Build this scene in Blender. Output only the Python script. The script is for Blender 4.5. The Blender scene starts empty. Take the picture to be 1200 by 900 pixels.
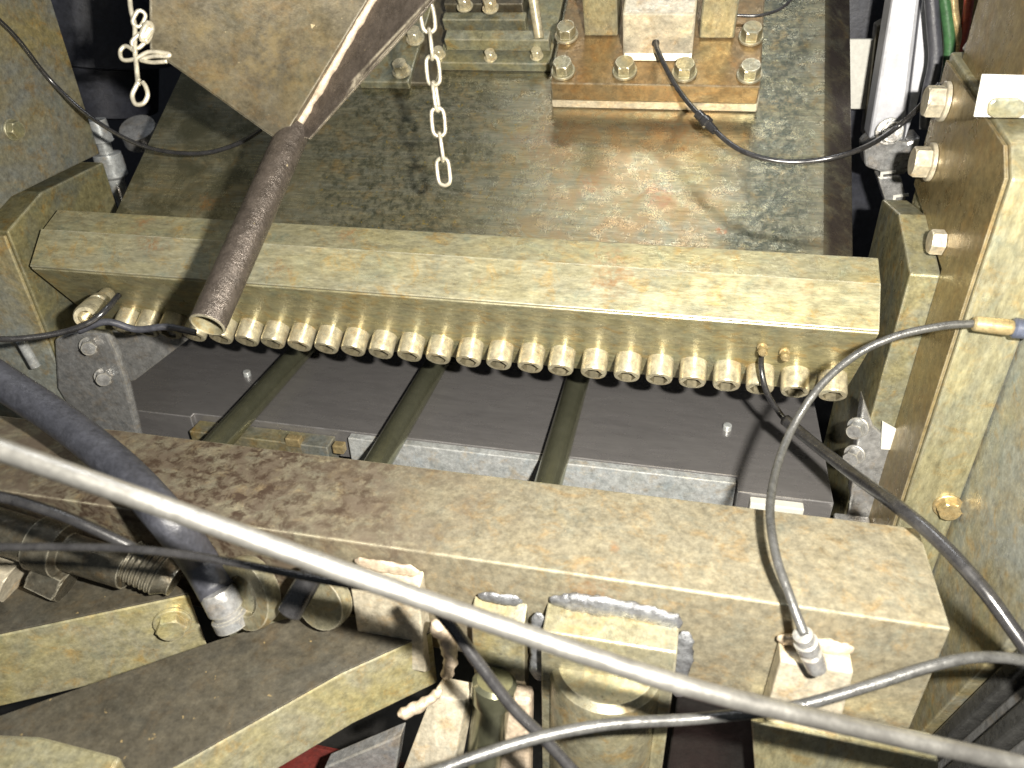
import bpy, bmesh, math, random
from mathutils import Vector as V, Matrix, noise as mnoise
random.seed(7)
S = bpy.context.scene
COL = S.collection
R = math.radians
# ------------------------------------------------------------------ camera
FPX = 897.2                       # focal length in pixels of the 1200 x 900 photograph
PITCH, ROLL, YAW = R(32.447), R(1.783), R(-13.556)
CAM = V((0, 0, 0.6))
_f = V((math.sin(YAW)*math.cos(PITCH), math.cos(YAW)*math.cos(PITCH), -math.sin(PITCH)))
_r = V((math.cos(YAW), -math.sin(YAW), 0)); _d = _f.cross(_r)
C_R = _r*math.cos(ROLL) + _d*math.sin(ROLL)
C_D = _d*math.cos(ROLL) - _r*math.sin(ROLL)
C_F = _f
cd = bpy.data.cameras.new('camera'); cam = bpy.data.objects.new('camera', cd); COL.objects.link(cam)
cam.matrix_world = Matrix(((C_R.x, -C_D.x, -C_F.x, CAM.x), (C_R.y, -C_D.y, -C_F.y, CAM.y), (C_R.z, -C_D.z, -C_F.z, CAM.z), (0, 0, 0, 1)))
cd.sensor_width = 36; cd.lens = 36*FPX/1200; cd.clip_start = 0.02; cd.clip_end = 50
cd.dof.use_dof = True; cd.dof.focus_distance = 0.56; cd.dof.aperture_fstop = 10
S.camera = cam
# ------------------------------------------------------------------ light: on-camera flash, dim workshop light
W = bpy.data.worlds.new('World'); S.world = W; W.use_nodes = True
bg = W.node_tree.nodes['Background']; bg.inputs[0].default_value = (0.86, 0.93, 1.0, 1); bg.inputs[1].default_value = 0.11
def lamp(name, kind, loc, energy, color, size, target=None):
    l = bpy.data.lights.new(name, kind); l.energy = energy; l.color = color
    if kind == 'AREA': l.shape = 'RECTANGLE'; l.size, l.size_y = size
    else: l.shadow_soft_size = size
    o = bpy.data.objects.new(name, l); COL.objects.link(o); o.location = loc
    if target is not None: o.rotation_euler = (V(target)-V(loc)).to_track_quat('-Z', 'Y').to_euler()
    return o
FLASH = CAM + C_R*0.070 - C_D*0.022 + C_F*0.0
lamp('camera_flash', 'AREA', FLASH, 10.8, (1.0, 0.945, 0.845), (0.018, 0.010), FLASH + C_F)
lamp('ceiling_tube_lamp', 'AREA', (-0.02, 0.95, 2.4), 7.0, (0.95, 0.97, 1.0), (0.55, 0.16), (-0.05, 0.62, 0.3))
vs = S.view_settings; vs.view_transform = 'Standard'; vs.look = 'None'; vs.exposure = 0.12; vs.gamma = 1
S.render.engine = 'CYCLES'
# ------------------------------------------------------------------ pixel helpers (photo pixel -> point on a known surface)
def ray(x, y): return C_R*((x-600)/FPX) + C_D*((y-450)/FPX) + C_F
def hp(x, y, z): d = ray(x, y); return CAM + d*((z-CAM.z)/d.z)          # on a level plane
def yp(x, y, Y): d = ray(x, y); return CAM + d*(Y/d.y)                  # on an upright plane across the machine
def xp(x, y, X): d = ray(x, y); return CAM + d*(X/d.x)                  # on an upright plane along the machine
def dp(x, y, d): return CAM + ray(x, y)*d                               # at a depth in metres
TILT = R(32.44)
U = V((0, math.cos(TILT), math.sin(TILT))); N = V((0, -math.sin(TILT), math.cos(TILT))); X = V((1, 0, 0))
E0 = V((0, 0.4778, 0.3562))                                             # front top edge of the clamp bar
def tw(x, u, h): return E0 + X*x + U*u + N*h                            # tilted slide coordinates -> world
def tp(x, y, h):
    d = ray(x, y); return CAM + d*((E0 + N*h - CAM).dot(N)/d.dot(N))
def tc(x, y, h): p = tp(x, y, h); q = p-E0; return p.x, q.dot(U)
# ------------------------------------------------------------------ materials
def mat(name, cols, scale=14, metal=0.5, rough=0.42, rough_var=0.12, rust=0.0, rust_col=(0.27, 0.10, 0.03), speck=0.0, speck_col=(0.03, 0.028, 0.02),
        bump=0.15, streak=None, spec=0.5, fine=160, tint=0.0, wear_glint=0.0, wear_glint_col=(0.75, 0.70, 0.55), stains_and_sheen=(), chips=0.0, fine_amt=0.62, spots=(), chip_col=(0.46, 0.38, 0.23)):
    """weathered metal: large tone patches, chromate tint blotches, rust, specks, pale chips, worn edges with painted glint and shaped stains"""
    m = bpy.data.materials.new(name); m.use_nodes = True; nt = m.node_tree; L = nt.links; add = nt.nodes.new
    b = nt.nodes['Principled BSDF']; g = add('ShaderNodeNewGeometry'); src = g.outputs['Position']
    def mapped(sc):
        mp = add('ShaderNodeMapping'); mp.inputs['Scale'].default_value = sc; L.new(src, mp.inputs['Vector']); return mp.outputs['Vector']
    src2 = mapped(streak) if streak else src
    def noise(sc, det=6, rg=0.6, s=src, dist=0.0):
        n = add('ShaderNodeTexNoise'); n.inputs['Scale'].default_value = sc; n.inputs['Detail'].default_value = det
        n.inputs['Roughness'].default_value = rg; n.inputs['Distortion'].default_value = dist; L.new(s, n.inputs['Vector']); return n.outputs['Fac']
    def mrange(v, f0, f1, t0=0.0, t1=1.0, smooth=True):
        r = add('ShaderNodeMapRange'); r.interpolation_type = 'SMOOTHSTEP' if smooth else 'LINEAR'; L.new(v, r.inputs['Value'])
        for k, q in (('From Min', f0), ('From Max', f1), ('To Min', t0), ('To Max', t1)): r.inputs[k].default_value = q
        return r.outputs['Result']
    def mul(a, c):
        r = add('ShaderNodeMath'); r.operation = 'MULTIPLY'; L.new(a, r.inputs[0])
        if isinstance(c, float): r.inputs[1].default_value = c
        else: L.new(c, r.inputs[1])
        return r.outputs[0]
    def mixc(fac, a, c, mode='MIX'):
        x = add('ShaderNodeMix'); x.data_type = 'RGBA'; x.blend_type = mode
        if isinstance(fac, float): x.inputs['Factor'].default_value = fac
        else: L.new(fac, x.inputs['Factor'])
        L.new(a, x.inputs['A'])
        if isinstance(c, tuple): x.inputs['B'].default_value = (*c, 1)
        else: L.new(c, x.inputs['B'])
        return x.outputs['Result']
    cr = add('ShaderNodeValToRGB'); e = cr.color_ramp.elements; k = len(cols)
    e[0].position = 0.24; e[0].color = (*cols[0], 1); e[1].position = 0.76; e[1].color = (*cols[-1], 1)
    for i in range(1, k-1): e.new(0.24+0.52*i/(k-1)).color = (*cols[i], 1)
    L.new(noise(scale, 9, 0.66, src2, 0.5), cr.inputs['Fac']); col = cr.outputs['Color']
    # tone grain at two sizes
    for sc, amt in ((fine, fine_amt), (fine*2.7, fine_amt*0.7)):
        r3 = add('ShaderNodeValToRGB'); r3.color_ramp.elements[0].color = (0.42, 0.42, 0.42, 1); r3.color_ramp.elements[1].color = (1.35, 1.35, 1.35, 1)
        r3.color_ramp.elements[0].position = 0.3; r3.color_ramp.elements[1].position = 0.7
        L.new(noise(sc, 4, 0.7, src2 if streak else src), r3.inputs['Fac']); col = mixc(float(amt), col, r3.outputs['Color'], 'MULTIPLY')
    if tint:
        col = mixc(mul(mrange(noise(62, 8, 0.74, src, 0.6), 0.50, 0.68), tint), col, (1.12, 0.84, 0.52), 'MULTIPLY')
        o2 = add('ShaderNodeVectorMath'); o2.inputs[1].default_value = (3.1, 7.7, 1.3); L.new(src, o2.inputs[0])
        col = mixc(mul(mrange(noise(50, 8, 0.74, o2.outputs[0], 0.6), 0.50, 0.70), tint), col, (0.80, 0.92, 1.04), 'MULTIPLY')
    mfac = None
    for (axis, a0, a1, soft, scol, nsc, lo, hi) in stains_and_sheen:
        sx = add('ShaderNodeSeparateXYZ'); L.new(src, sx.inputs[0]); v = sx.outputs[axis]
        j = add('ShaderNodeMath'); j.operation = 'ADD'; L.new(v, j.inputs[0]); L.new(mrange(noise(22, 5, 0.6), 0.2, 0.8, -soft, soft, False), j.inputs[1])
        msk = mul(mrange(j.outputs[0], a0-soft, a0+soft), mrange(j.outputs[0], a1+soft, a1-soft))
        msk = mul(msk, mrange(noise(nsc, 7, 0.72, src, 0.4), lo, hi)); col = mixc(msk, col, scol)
    for (pos, rad, scol, nsc) in spots:
        ds = add('ShaderNodeVectorMath'); ds.operation = 'DISTANCE'; L.new(src, ds.inputs[0]); ds.inputs[1].default_value = tuple(pos)
        j = add('ShaderNodeMath'); j.operation = 'ADD'; L.new(ds.outputs['Value'], j.inputs[0]); L.new(mrange(noise(nsc, 6, 0.7), 0.25, 0.75, -rad*0.9, rad*0.9, False), j.inputs[1])
        col = mixc(mul(mul(mrange(j.outputs[0], rad*1.15, rad*0.2), mrange(noise(nsc*2.6, 6, 0.75), 0.36, 0.66)), 0.72), col, scol)
    if rust > 0:
        mfac = mrange(noise(scale*1.9+6, 10, 0.74, src, 0.9), 0.74-0.22*rust, 0.84-0.16*rust); col = mixc(mfac, col, rust_col)
    if speck > 0: col = mixc(mrange(noise(110, 6, 0.78), 0.72-0.2*speck, 0.78-0.2*speck), col, speck_col)
    if chips > 0: col = mixc(mul(mrange(noise(150, 3, 0.6), 0.76-0.12*chips, 0.80-0.12*chips), 0.7), col, chip_col)
    met = None
    if wear_glint > 0:  # worn edge colour also carries the flash line that bevels catch
        bv = add('ShaderNodeBevel'); bv.samples = 4; bv.inputs['Radius'].default_value = 0.0016
        dt = add('ShaderNodeVectorMath'); dt.operation = 'DOT_PRODUCT'; L.new(bv.outputs['Normal'], dt.inputs[0]); L.new(g.outputs['True Normal'], dt.inputs[1])
        wm = mul(mrange(dt.outputs['Value'], 0.985, 0.86), mrange(noise(70, 5, 0.7), 0.38, 0.60, 0.25*wear_glint, wear_glint)); col = mixc(wm, col, wear_glint_col)
    L.new(col, b.inputs['Base Color'])
    L.new(mrange(noise(scale*2.6, 8, 0.7), 0.3, 0.7, max(0.05, rough-rough_var), min(1, rough+rough_var)), b.inputs['Roughness'])
    if mfac is not None and metal > 0: L.new(mrange(mfac, 0, 1, metal, metal*0.25), b.inputs['Metallic'])
    else: b.inputs['Metallic'].default_value = metal
    b.inputs['Specular IOR Level'].default_value = spec
    if bump:
        bp = add('ShaderNodeBump'); bp.inputs['Strength'].default_value = bump; bp.inputs['Distance'].default_value = 0.002
        L.new(noise(240, 6, 0.72, src2 if streak else src), bp.inputs['Height']); L.new(bp.outputs['Normal'], b.inputs['Normal'])
    return m
M = {}
OR = (0.36, 0.13, 0.035)
RUSTY = (0.34, 0.175, 0.07)
M['bar'] = mat('brushed_zinc_bar', [(0.27, 0.245, 0.13), (0.36, 0.325, 0.175), (0.32, 0.30, 0.19), (0.39, 0.325, 0.15)], 16, 0.42, 0.33, rust=0.16, rust_col=(0.34, 0.15, 0.05), speck=0.08, streak=(0.6, 1.5, 1.5), tint=0.9, wear_glint=1.0, wear_glint_col=(0.9, 0.86, 0.66), chips=0.12,
    spots=[(tp(a, b, 0.002), r, RUSTY, 90) for a, b, r in ((715, 308, .020), (712, 340, .014), (165, 262, .012), (405, 275, .010), (700, 400, .012), (430, 360, .012), (545, 380, .008))])
M['strip'] = mat('flash_lit_zinc_strip', [(0.36, 0.335, 0.195), (0.45, 0.415, 0.25), (0.41, 0.39, 0.27), (0.46, 0.395, 0.205)], 20, 0.5, 0.34, rust=0.12, rust_col=(0.36, 0.17, 0.06), speck=0.08, streak=(0.45, 1.7, 1.7), tint=0.8, wear_glint=1.0, wear_glint_col=(0.95, 0.91, 0.72), chips=0.1,  # cleaner zinc, also paled to carry the flash on the sloped band
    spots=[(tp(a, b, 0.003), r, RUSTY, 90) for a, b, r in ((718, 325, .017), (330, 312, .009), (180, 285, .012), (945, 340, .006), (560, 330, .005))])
M['plate'] = mat('mottled_slide_plate', [(0.21, 0.19, 0.115), (0.31, 0.28, 0.17), (0.28, 0.27, 0.195), (0.33, 0.275, 0.14)], 24, 0.75, 0.29, 0.10, rust=0.2, rust_col=(0.30, 0.13, 0.05), speck=0.2, tint=0.8, streak=(0.25, 2.2, 2.2), chips=0.3,
    stains_and_sheen=((0, -0.6, -0.33, 0.03, (0.12, 0.115, 0.07), 20, 0.40, 0.60), (0, -0.115, 0.030, 0.03, (0.30, 0.215, 0.115), 45, 0.40, 0.66),
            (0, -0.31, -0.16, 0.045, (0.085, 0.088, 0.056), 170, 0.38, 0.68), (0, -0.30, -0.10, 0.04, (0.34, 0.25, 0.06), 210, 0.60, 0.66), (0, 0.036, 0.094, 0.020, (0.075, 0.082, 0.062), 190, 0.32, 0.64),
            (0, 0.036, 0.10, 0.020, (0.26, 0.25, 0.14), 260, 0.60, 0.66), (0, 0.103, 0.2, 0.006, (0.075, 0.062, 0.055), 40, 0.20, 0.60)),  # last band: dark reflection of the sloped edge, put into the colour
    spots=[(tp(a, b, -0.02), r, c, 110) for a, b, r, c in ((690, 215, .016, (0.31, 0.17, 0.09)), (770, 232, .014, (0.32, 0.15, 0.09)), (725, 195, .018, (0.40, 0.29, 0.17)), (845, 270, .006, (0.4, 0.14, 0.05)), (240, 240, .010, (0.4, 0.2, 0.06)), (640, 165, .03, (0.27, 0.16, 0.08)), (790, 150, .03, (0.27, 0.16, 0.08)))])
M['zinc'] = mat('yellow_zinc_steel', [(0.22, 0.21, 0.125), (0.34, 0.31, 0.17), (0.28, 0.28, 0.205), (0.40, 0.34, 0.15)], 24, 0.5, 0.36, rust=0.14, rust_col=OR, speck=0.1, tint=0.9, wear_glint=0.9)
M['zinc_green'] = mat('olive_zinc_steel', [(0.17, 0.165, 0.095), (0.29, 0.26, 0.13), (0.21, 0.215, 0.16), (0.34, 0.27, 0.09)], 14, 0.45, 0.38, rust=0.24, rust_col=(0.33, 0.15, 0.04), speck=0.15, tint=0.9, wear_glint=0.7)
M['zinc_grey'] = mat('grey_blue_zinc_steel', [(0.20, 0.19, 0.12), (0.24, 0.25, 0.23), (0.31, 0.26, 0.12), (0.23, 0.25, 0.24)], 8, 0.45, 0.40, rust=0.2, rust_col=(0.33, 0.16, 0.04), tint=0.9, wear_glint=0.6)
M['side'] = mat('grey_green_side_steel', [(0.38, 0.36, 0.24), (0.40, 0.42, 0.38), (0.48, 0.41, 0.22), (0.37, 0.40, 0.37)], 9, 0.35, 0.34, rust=0.15, rust_col=(0.36, 0.2, 0.06), tint=0.8, speck=0.08)
M['cream'] = mat('pale_zinc_steel', [(0.30, 0.28, 0.165), (0.39, 0.36, 0.215), (0.345, 0.335, 0.235), (0.40, 0.34, 0.165)], 30, 0.5, 0.34, rust=0.08, rust_col=(0.40, 0.23, 0.08), speck=0.12, tint=0.6, streak=(1.5, 1.5, 0.5), wear_glint=0.6)
M['lug'] = mat('dull_zinc_lug', [(0.22, 0.20, 0.12), (0.32, 0.29, 0.18), (0.275, 0.26, 0.185), (0.36, 0.30, 0.16)], 24, 0.5, 0.32, rust=0.12, rust_col=(0.30, 0.14, 0.05), speck=0.14, tint=0.8, wear_glint=0.9)
M['cast'] = mat('pale_tan_steel', [(0.43, 0.385, 0.29), (0.55, 0.495, 0.38), (0.48, 0.44, 0.35)], 26, 0.3, 0.36, rust=0.12, rust_col=(0.38, 0.2, 0.08), speck=0.14, tint=0.5, wear_glint=0.6)
M['brown'] = mat('brown_zinc_steel', [(0.23, 0.175, 0.085), (0.33, 0.255, 0.12), (0.26, 0.22, 0.125)], 18, 0.55, 0.34, rust=0.15, tint=0.5, wear_glint=0.7, speck=0.08)
M['beam_top'] = mat('stained_beam_steel', [(0.235, 0.208, 0.138), (0.31, 0.275, 0.19), (0.28, 0.255, 0.185), (0.35, 0.295, 0.18)], 36, 0.42, 0.40, rust=0.06, rust_col=(0.32, 0.17, 0.08), speck=0.24, speck_col=(0.15, 0.11, 0.07), tint=0.6, wear_glint=1.0, wear_glint_col=(0.92, 0.86, 0.62), chips=0.2,
    stains_and_sheen=((0, -0.7, -0.13, 0.07, (0.17, 0.135, 0.10), 60, 0.34, 0.62), (0, -0.37, -0.16, 0.06, (0.080, 0.054, 0.038), 125, 0.44, 0.62)),
    spots=[(yp(690, 700, 0.281), 0.016, (0.27, 0.15, 0.07), 70), (hp(720, 640, 0.3025), 0.005, RUSTY, 90)])
M['rusty_sheet'] = mat('rusty_brown_sheet', [(0.070, 0.060, 0.038), (0.115, 0.096, 0.057), (0.095, 0.084, 0.060), (0.135, 0.104, 0.050)], 20, 0.45, 0.40, rust=0.2, rust_col=(0.18, 0.09, 0.035), speck=0.25, tint=0.7, chips=0.4, wear_glint=0.9, wear_glint_col=(0.6, 0.56, 0.45),
    spots=[(dp(368, 72, 0.455), 0.012, (0.03, 0.026, 0.024), 90), (dp(300, 60, 0.44), 0.05, (0.14, 0.105, 0.045), 40)])
M['pipe'] = mat('brown_painted_pipe', [(0.060, 0.050, 0.042), (0.105, 0.088, 0.075), (0.080, 0.066, 0.056)], 40, 0.5, 0.30, rust=0.2, rust_col=(0.14, 0.075, 0.035), speck=0.2, bump=0.6, chips=0.25, wear_glint=0.9, wear_glint_col=(0.6, 0.54, 0.42))
M['die'] = mat('dark_ground_steel', [(0.20, 0.193, 0.195), (0.27, 0.26, 0.26), (0.235, 0.226, 0.226)], 10, 0.6, 0.28, 0.05, streak=(0.6, 3, 3), bump=0.02, fine=60, fine_amt=0.18, wear_glint=0.9, wear_glint_col=(0.7, 0.7, 0.72))
M['bright'] = mat('bright_machined_steel', [(0.36, 0.39, 0.38), (0.56, 0.58, 0.58), (0.44, 0.47, 0.46)], 26, 0.4, 0.28, rust=0.3, rust_col=(0.36, 0.22, 0.07), bump=0.1, tint=0.5, speck=0.22, speck_col=(0.12, 0.14, 0.13), wear_glint=0.8, wear_glint_col=(.9, .9, .9))
M['chrome'] = mat('dull_polished_rod_steel', [(0.40, 0.39, 0.365), (0.54, 0.53, 0.49)], 30, 0.85, 0.36, 0.08, bump=0.10, chips=0.15, fine_amt=0.35, stains_and_sheen=((0, -0.02, 1.0, 0.08, (0.27, 0.262, 0.245), 50, 0.30, 0.60),))
M['guide'] = mat('olive_guide_rod_steel', [(0.26, 0.265, 0.17), (0.36, 0.36, 0.25)], 16, 0.85, 0.22, 0.05, bump=0.03, fine_amt=0.25)
M['screw'] = mat('nickel_screw_steel', [(0.46, 0.41, 0.27), (0.62, 0.56, 0.39), (0.54, 0.49, 0.36)], 40, 0.50, 0.30, 0.08, bump=0.08, speck=0.12, tint=0.5)
M['socket'] = mat('dark_socket', [(0.10, 0.09, 0.06), (0.22, 0.19, 0.12)], 90, 0.4, 0.5)
M['steel'] = mat('grey_steel', [(0.30, 0.30, 0.295), (0.42, 0.42, 0.415), (0.35, 0.35, 0.352)], 22, 0.55, 0.28, speck=0.16, tint=0.4, wear_glint=0.7)
M['greasy'] = mat('dark_greasy_steel', [(0.07, 0.064, 0.05), (0.16, 0.145, 0.11), (0.10, 0.092, 0.07), (0.20, 0.17, 0.11)], 40, 0.6, 0.24, 0.10, rust=0.2, speck=0.25, tint=0.6, wear_glint=0.9, bump=0.3)
M['alu'] = mat('satin_aluminium', [(0.50, 0.51, 0.55), (0.60, 0.61, 0.65)], 9, 0.35, 0.42, bump=0.03, fine_amt=0.2)
M['rubber'] = mat('black_rubber', [(0.036, 0.038, 0.048), (0.066, 0.068, 0.082)], 30, 0.0, 0.40, 0.08, spec=0.8, bump=0.3, speck=0.1, speck_col=(0.12, 0.12, 0.13))
M['cable'] = mat('black_cable_plastic', [(0.016, 0.016, 0.018), (0.036, 0.035, 0.035)], 60, 0.0, 0.24, 0.08, spec=0.8, bump=0.06)
M['greycable'] = mat('dirty_grey_cable', [(0.030, 0.031, 0.032), (0.075, 0.075, 0.072), (0.045, 0.045, 0.045)], 60, 0.1, 0.30, spec=0.8, bump=0.25, speck=0.22)
M['rustbase'] = mat('rusty_brown_base', [(0.15, 0.10, 0.05), (0.25, 0.165, 0.075), (0.19, 0.145, 0.08), (0.28, 0.19, 0.09)], 26, 0.5, 0.34, rust=0.3, rust_col=(0.22, 0.09, 0.035), speck=0.2, tint=0.6, wear_glint=1.0)
M['brass'] = mat('brass_fitting', [(0.46, 0.36, 0.18), (0.60, 0.48, 0.27)], 40, 0.6, 0.32, tint=0.4)
M['blue'] = mat('blue_collar_plastic', [(0.07, 0.08, 0.12), (0.11, 0.13, 0.18)], 40, 0, 0.4)
M['green'] = mat('green_wire', [(0.03, 0.09, 0.035), (0.05, 0.13, 0.05)], 40, 0, 0.4)
M['red'] = mat('red_wire', [(0.30, 0.05, 0.03), (0.40, 0.08, 0.04)], 40, 0, 0.4)
M['redpaint'] = mat('dark_red_paint', [(0.07, 0.010, 0.008), (0.13, 0.018, 0.013)], 20, 0, 0.5, speck=0.15)
M['chain'] = mat('plated_chain_steel', [(0.55, 0.51, 0.40), (0.70, 0.65, 0.52)], 60, 0.55, 0.33, bump=0.08)
M['arm_shade'] = mat('shaded_arm_top', [(0.042, 0.038, 0.028), (0.075, 0.066, 0.047), (0.052, 0.05, 0.042)], 18, 0.1, 0.5, chips=0.62, chip_col=(0.30, 0.22, 0.10), bump=0.25, tint=0.4)  # dark reflection of the level arm tops, put into the colour
M['arm'] = mat('yellow_zinc_arm', [(0.34, 0.31, 0.175), (0.45, 0.40, 0.20), (0.39, 0.37, 0.26), (0.46, 0.355, 0.17)], 17, 0.4, 0.36, rust=0.10, rust_col=(0.42, 0.22, 0.06), tint=0.7, speck=0.08, wear_glint=0.4)
M['weld'] = mat('grey_weld_metal', [(0.10, 0.10, 0.105), (0.26, 0.27, 0.285), (0.15, 0.15, 0.16)], 90, 0.55, 0.34, bump=0.6, speck=0.25)
M['weldtan'] = mat('tan_weld_metal', [(0.46, 0.36, 0.26), (0.66, 0.56, 0.44)], 60, 0.3, 0.40, bump=0.4, speck=0.2, rust=0.3, rust_col=(0.3, 0.13, 0.06))
M['darkhousing'] = mat('dark_blue_housing', [(0.020, 0.022, 0.032), (0.045, 0.048, 0.062)], 12, 0.1, 0.45, speck=0.1)
M['black'] = mat('black_greasy_iron', [(0.008, 0.008, 0.008), (0.018, 0.016, 0.014)], 10, 0.1, 0.5)
M['white'] = mat('white_paint_and_glare', [(0.52, 0.52, 0.47), (0.62, 0.61, 0.56)], 12, 0, 0.5, speck=0.1, fine_amt=0.2)  # also used where the flash blows a face out to white
# ------------------------------------------------------------------ mesh helpers
def link(o, parent):
    COL.objects.link(o)
    if parent is not None:
        o.parent = parent
        base = parent.matrix_basis.translation
        if parent.parent: base = base + parent.parent.matrix_basis.translation
        o.location = o.location - base
def tag(o, label, cat, group=None):
    o['label'] = label; o['category'] = cat
    if group: o['group'] = group
    return o
def thing(name, label, cat, loc, group=None):
    o = bpy.data.objects.new(name, None); COL.objects.link(o); o.location = loc; o.empty_display_size = 0.02
    return tag(o, label, cat, group)
def mesh(name, vs, fs, m, parent=None, bevel=0.0, smooth=False, seg=2):
    c = V((0, 0, 0))
    for v in vs: c += V(v)
    c /= len(vs)
    me = bpy.data.meshes.new(name); me.from_pydata([tuple(V(v)-c) for v in vs], [], fs)
    bm = bmesh.new(); bm.from_mesh(me); bmesh.ops.recalc_face_normals(bm, faces=bm.faces[:]); bm.to_mesh(me); bm.free()
    if smooth:
        for p in me.polygons: p.use_smooth = True
    me.materials.append(m)
    o = bpy.data.objects.new(name, me); o.location = c; link(o, parent)
    if bevel:
        b = o.modifiers.new('bevel', 'BEVEL'); b.width = bevel; b.segments = seg; b.limit_method = 'ANGLE'; b.angle_limit = R(35); b.harden_normals = False
    return o
def prism(name, poly, ext, m, parent=None, bevel=0.0012):
    n = len(poly); ext = V(ext); vs = [V(p) for p in poly] + [V(p)+ext for p in poly]
    fs = [tuple(range(n)), tuple(range(2*n-1, n-1, -1))] + [(i, (i+1) % n, n+(i+1) % n, n+i) for i in range(n)]
    return mesh(name, vs, fs, m, parent, bevel)
def box(name, x0, x1, y0, y1, z0, z1, m, parent=None, bevel=0.0015):
    return prism(name, [(x0, y0, z0), (x1, y0, z0), (x1, y1, z0), (x0, y1, z0)], (0, 0, z1-z0), m, parent, bevel)
def tbox(name, x0, x1, u0, u1, h0, h1, m, parent=None, bevel=0.0012):
    return prism(name, [tw(x0, u0, h0), tw(x1, u0, h0), tw(x1, u1, h0), tw(x0, u1, h0)], N*(h1-h0), m, parent, bevel)
def frame(d):
    d = V(d).normalized(); a = V((0, 0, 1)) if abs(d.z) < 0.9 else V((1, 0, 0))
    s = d.cross(a).normalized(); return d, s, s.cross(d)
def lathe(name, p, d, prof, m, parent=None, n=20, smooth=True, hexes=(), cap0=True, cap1=True):
    """prof: (distance along d, radius); rings listed in hexes get a hexagon outline"""
    d, s, t = frame(d); vs = []; fs = []
    for k, (a, r) in enumerate(prof):
        for i in range(n):
            th = 2*math.pi*i/n; rr = r
            if k in hexes: rr = r*math.cos(math.pi/6)/math.cos((th % (math.pi/3))-math.pi/6)
            vs.append(V(p)+d*a+(s*math.cos(th)+t*math.sin(th))*rr)
    for k in range(len(prof)-1):
        for i in range(n): fs.append((k*n+i, k*n+(i+1) % n, (k+1)*n+(i+1) % n, (k+1)*n+i))
    if cap0: fs.append(tuple(range(n-1, -1, -1)))
    if cap1: fs.append(tuple(range((len(prof)-1)*n, len(prof)*n)))
    o = mesh(name, vs, fs, m, parent)
    if smooth:
        for pl in o.data.polygons: pl.use_smooth = len(pl.vertices) == 4
        es = o.modifiers.new('split', 'EDGE_SPLIT'); es.split_angle = R(35)
    return o
def cyl(name, p, q, r, m, parent=None, n=20, ch=None):
    p, q = V(p), V(q); L = (q-p).length; ch = ch if ch is not None else min(r*0.12, L*0.2)
    return lathe(name, p, q-p, [(0, r-ch), (ch, r), (L-ch, r), (L, r-ch)], m, parent, n)
def catmull(pts, sub=8):
    pts = [V(p) for p in pts]; P = [pts[0]*2-pts[1]] + pts + [pts[-1]*2-pts[-2]]; out = []
    for i in range(1, len(P)-2):
        for k in range(sub):
            t = k/sub; a, b, c, d = P[i-1], P[i], P[i+1], P[i+2]
            out.append(0.5*((2*b)+(c-a)*t+(2*a-5*b+4*c-d)*t*t+(3*b-a-3*c+d)*t**3))
    out.append(pts[-1]); return out
def tube(name, pts, r, m, parent=None, n=12, sub=8, jitter=0.0, closed=False, smooth=True):
    P = catmull(pts, sub) if not closed else [V(p) for p in pts]
    rr = r if callable(r) else (lambda t: r)
    vs = []; fs = []; d0 = None; K = len(P); up = None
    for k in range(K):
        if closed: d = P[(k+1) % K]-P[k-1]
        else: d = P[min(k+1, K-1)]-P[max(k-1, 0)]
        d.normalize()
        if up is None: _, s, t = frame(d)
        else: s = (up-d*up.dot(d)).normalized(); t = s.cross(d)
        up = s
        for i in range(n):
            th = 2*math.pi*i/n; q = rr(k/(K-1))
            p = P[k]+(s*math.cos(th)+t*math.sin(th))*q
            if jitter: p += mnoise.noise_vector(p*260)*jitter
            vs.append(p)
    for k in range(K if closed else K-1):
        a, b = k*n, ((k+1) % K)*n
        for i in range(n): fs.append((a+i, a+(i+1) % n, b+(i+1) % n, b+i))
    if not closed: fs += [tuple(range(n-1, -1, -1)), tuple(range((K-1)*n, K*n))]
    return mesh(name, vs, fs, m, parent, smooth=smooth)
def ext(pts, a=0.0, b=0.0):
    pts = [V(p) for p in pts]
    if a: pts = [pts[0]+(pts[0]-pts[1]).normalized()*a] + pts
    if b: pts = pts + [pts[-1]+(pts[-1]-pts[-2]).normalized()*b]
    return pts
def bolt(parent, p, d, r, h, m, washer=True, name='bolt'):
    d = V(d).normalized(); p = V(p); w = 0.0
    if washer: w = r*0.25
    o = lathe(name, p+d*w, d, [(0, r), (h*0.85, r), (h, r*0.86)], m, parent, 24, False, hexes=(0, 1))
    if washer: lathe('washer', p, d, [(0, r*1.22), (w*0.8, r*1.22), (w, r*1.15)], m, o, 20)
    return o
def weld(name, pts, r, m, parent, seed=0, flat=None):
    P = catmull(pts, 14); n = 12; vs = []; fs = []; K = len(P)
    for k in range(K):
        d = (P[min(k+1, K-1)]-P[max(k-1, 0)]).normalized(); _, s, q = frame(d); tt = k/(K-1)
        for i in range(n):
            th = 2*math.pi*i/n; w = P[k]+(s*math.cos(th)+q*math.sin(th))*r
            a = 0.85+0.35*mnoise.noise(P[k]*110+V((seed, 0, 0)))+0.26*mnoise.noise(w*280+V((0, seed, 0)))+0.07*mnoise.noise(w*800)
            v = (s*math.cos(th)+q*math.sin(th))*r*a*min(1, 0.35+3*min(tt, 1-tt)*2)
            if flat: f = V(flat); v -= f*v.dot(f)*0.6
            vs.append(P[k]+v)
    for k in range(K-1): fs += [(k*n+i, k*n+(i+1) % n, (k+1)*n+(i+1) % n, (k+1)*n+i) for i in range(n)]
    fs += [tuple(range(n-1, -1, -1)), tuple(range((K-1)*n, K*n))]
    return mesh(name, vs, fs, m, parent, smooth=True)
def struct(o): o['kind'] = 'structure'; return o
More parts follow.
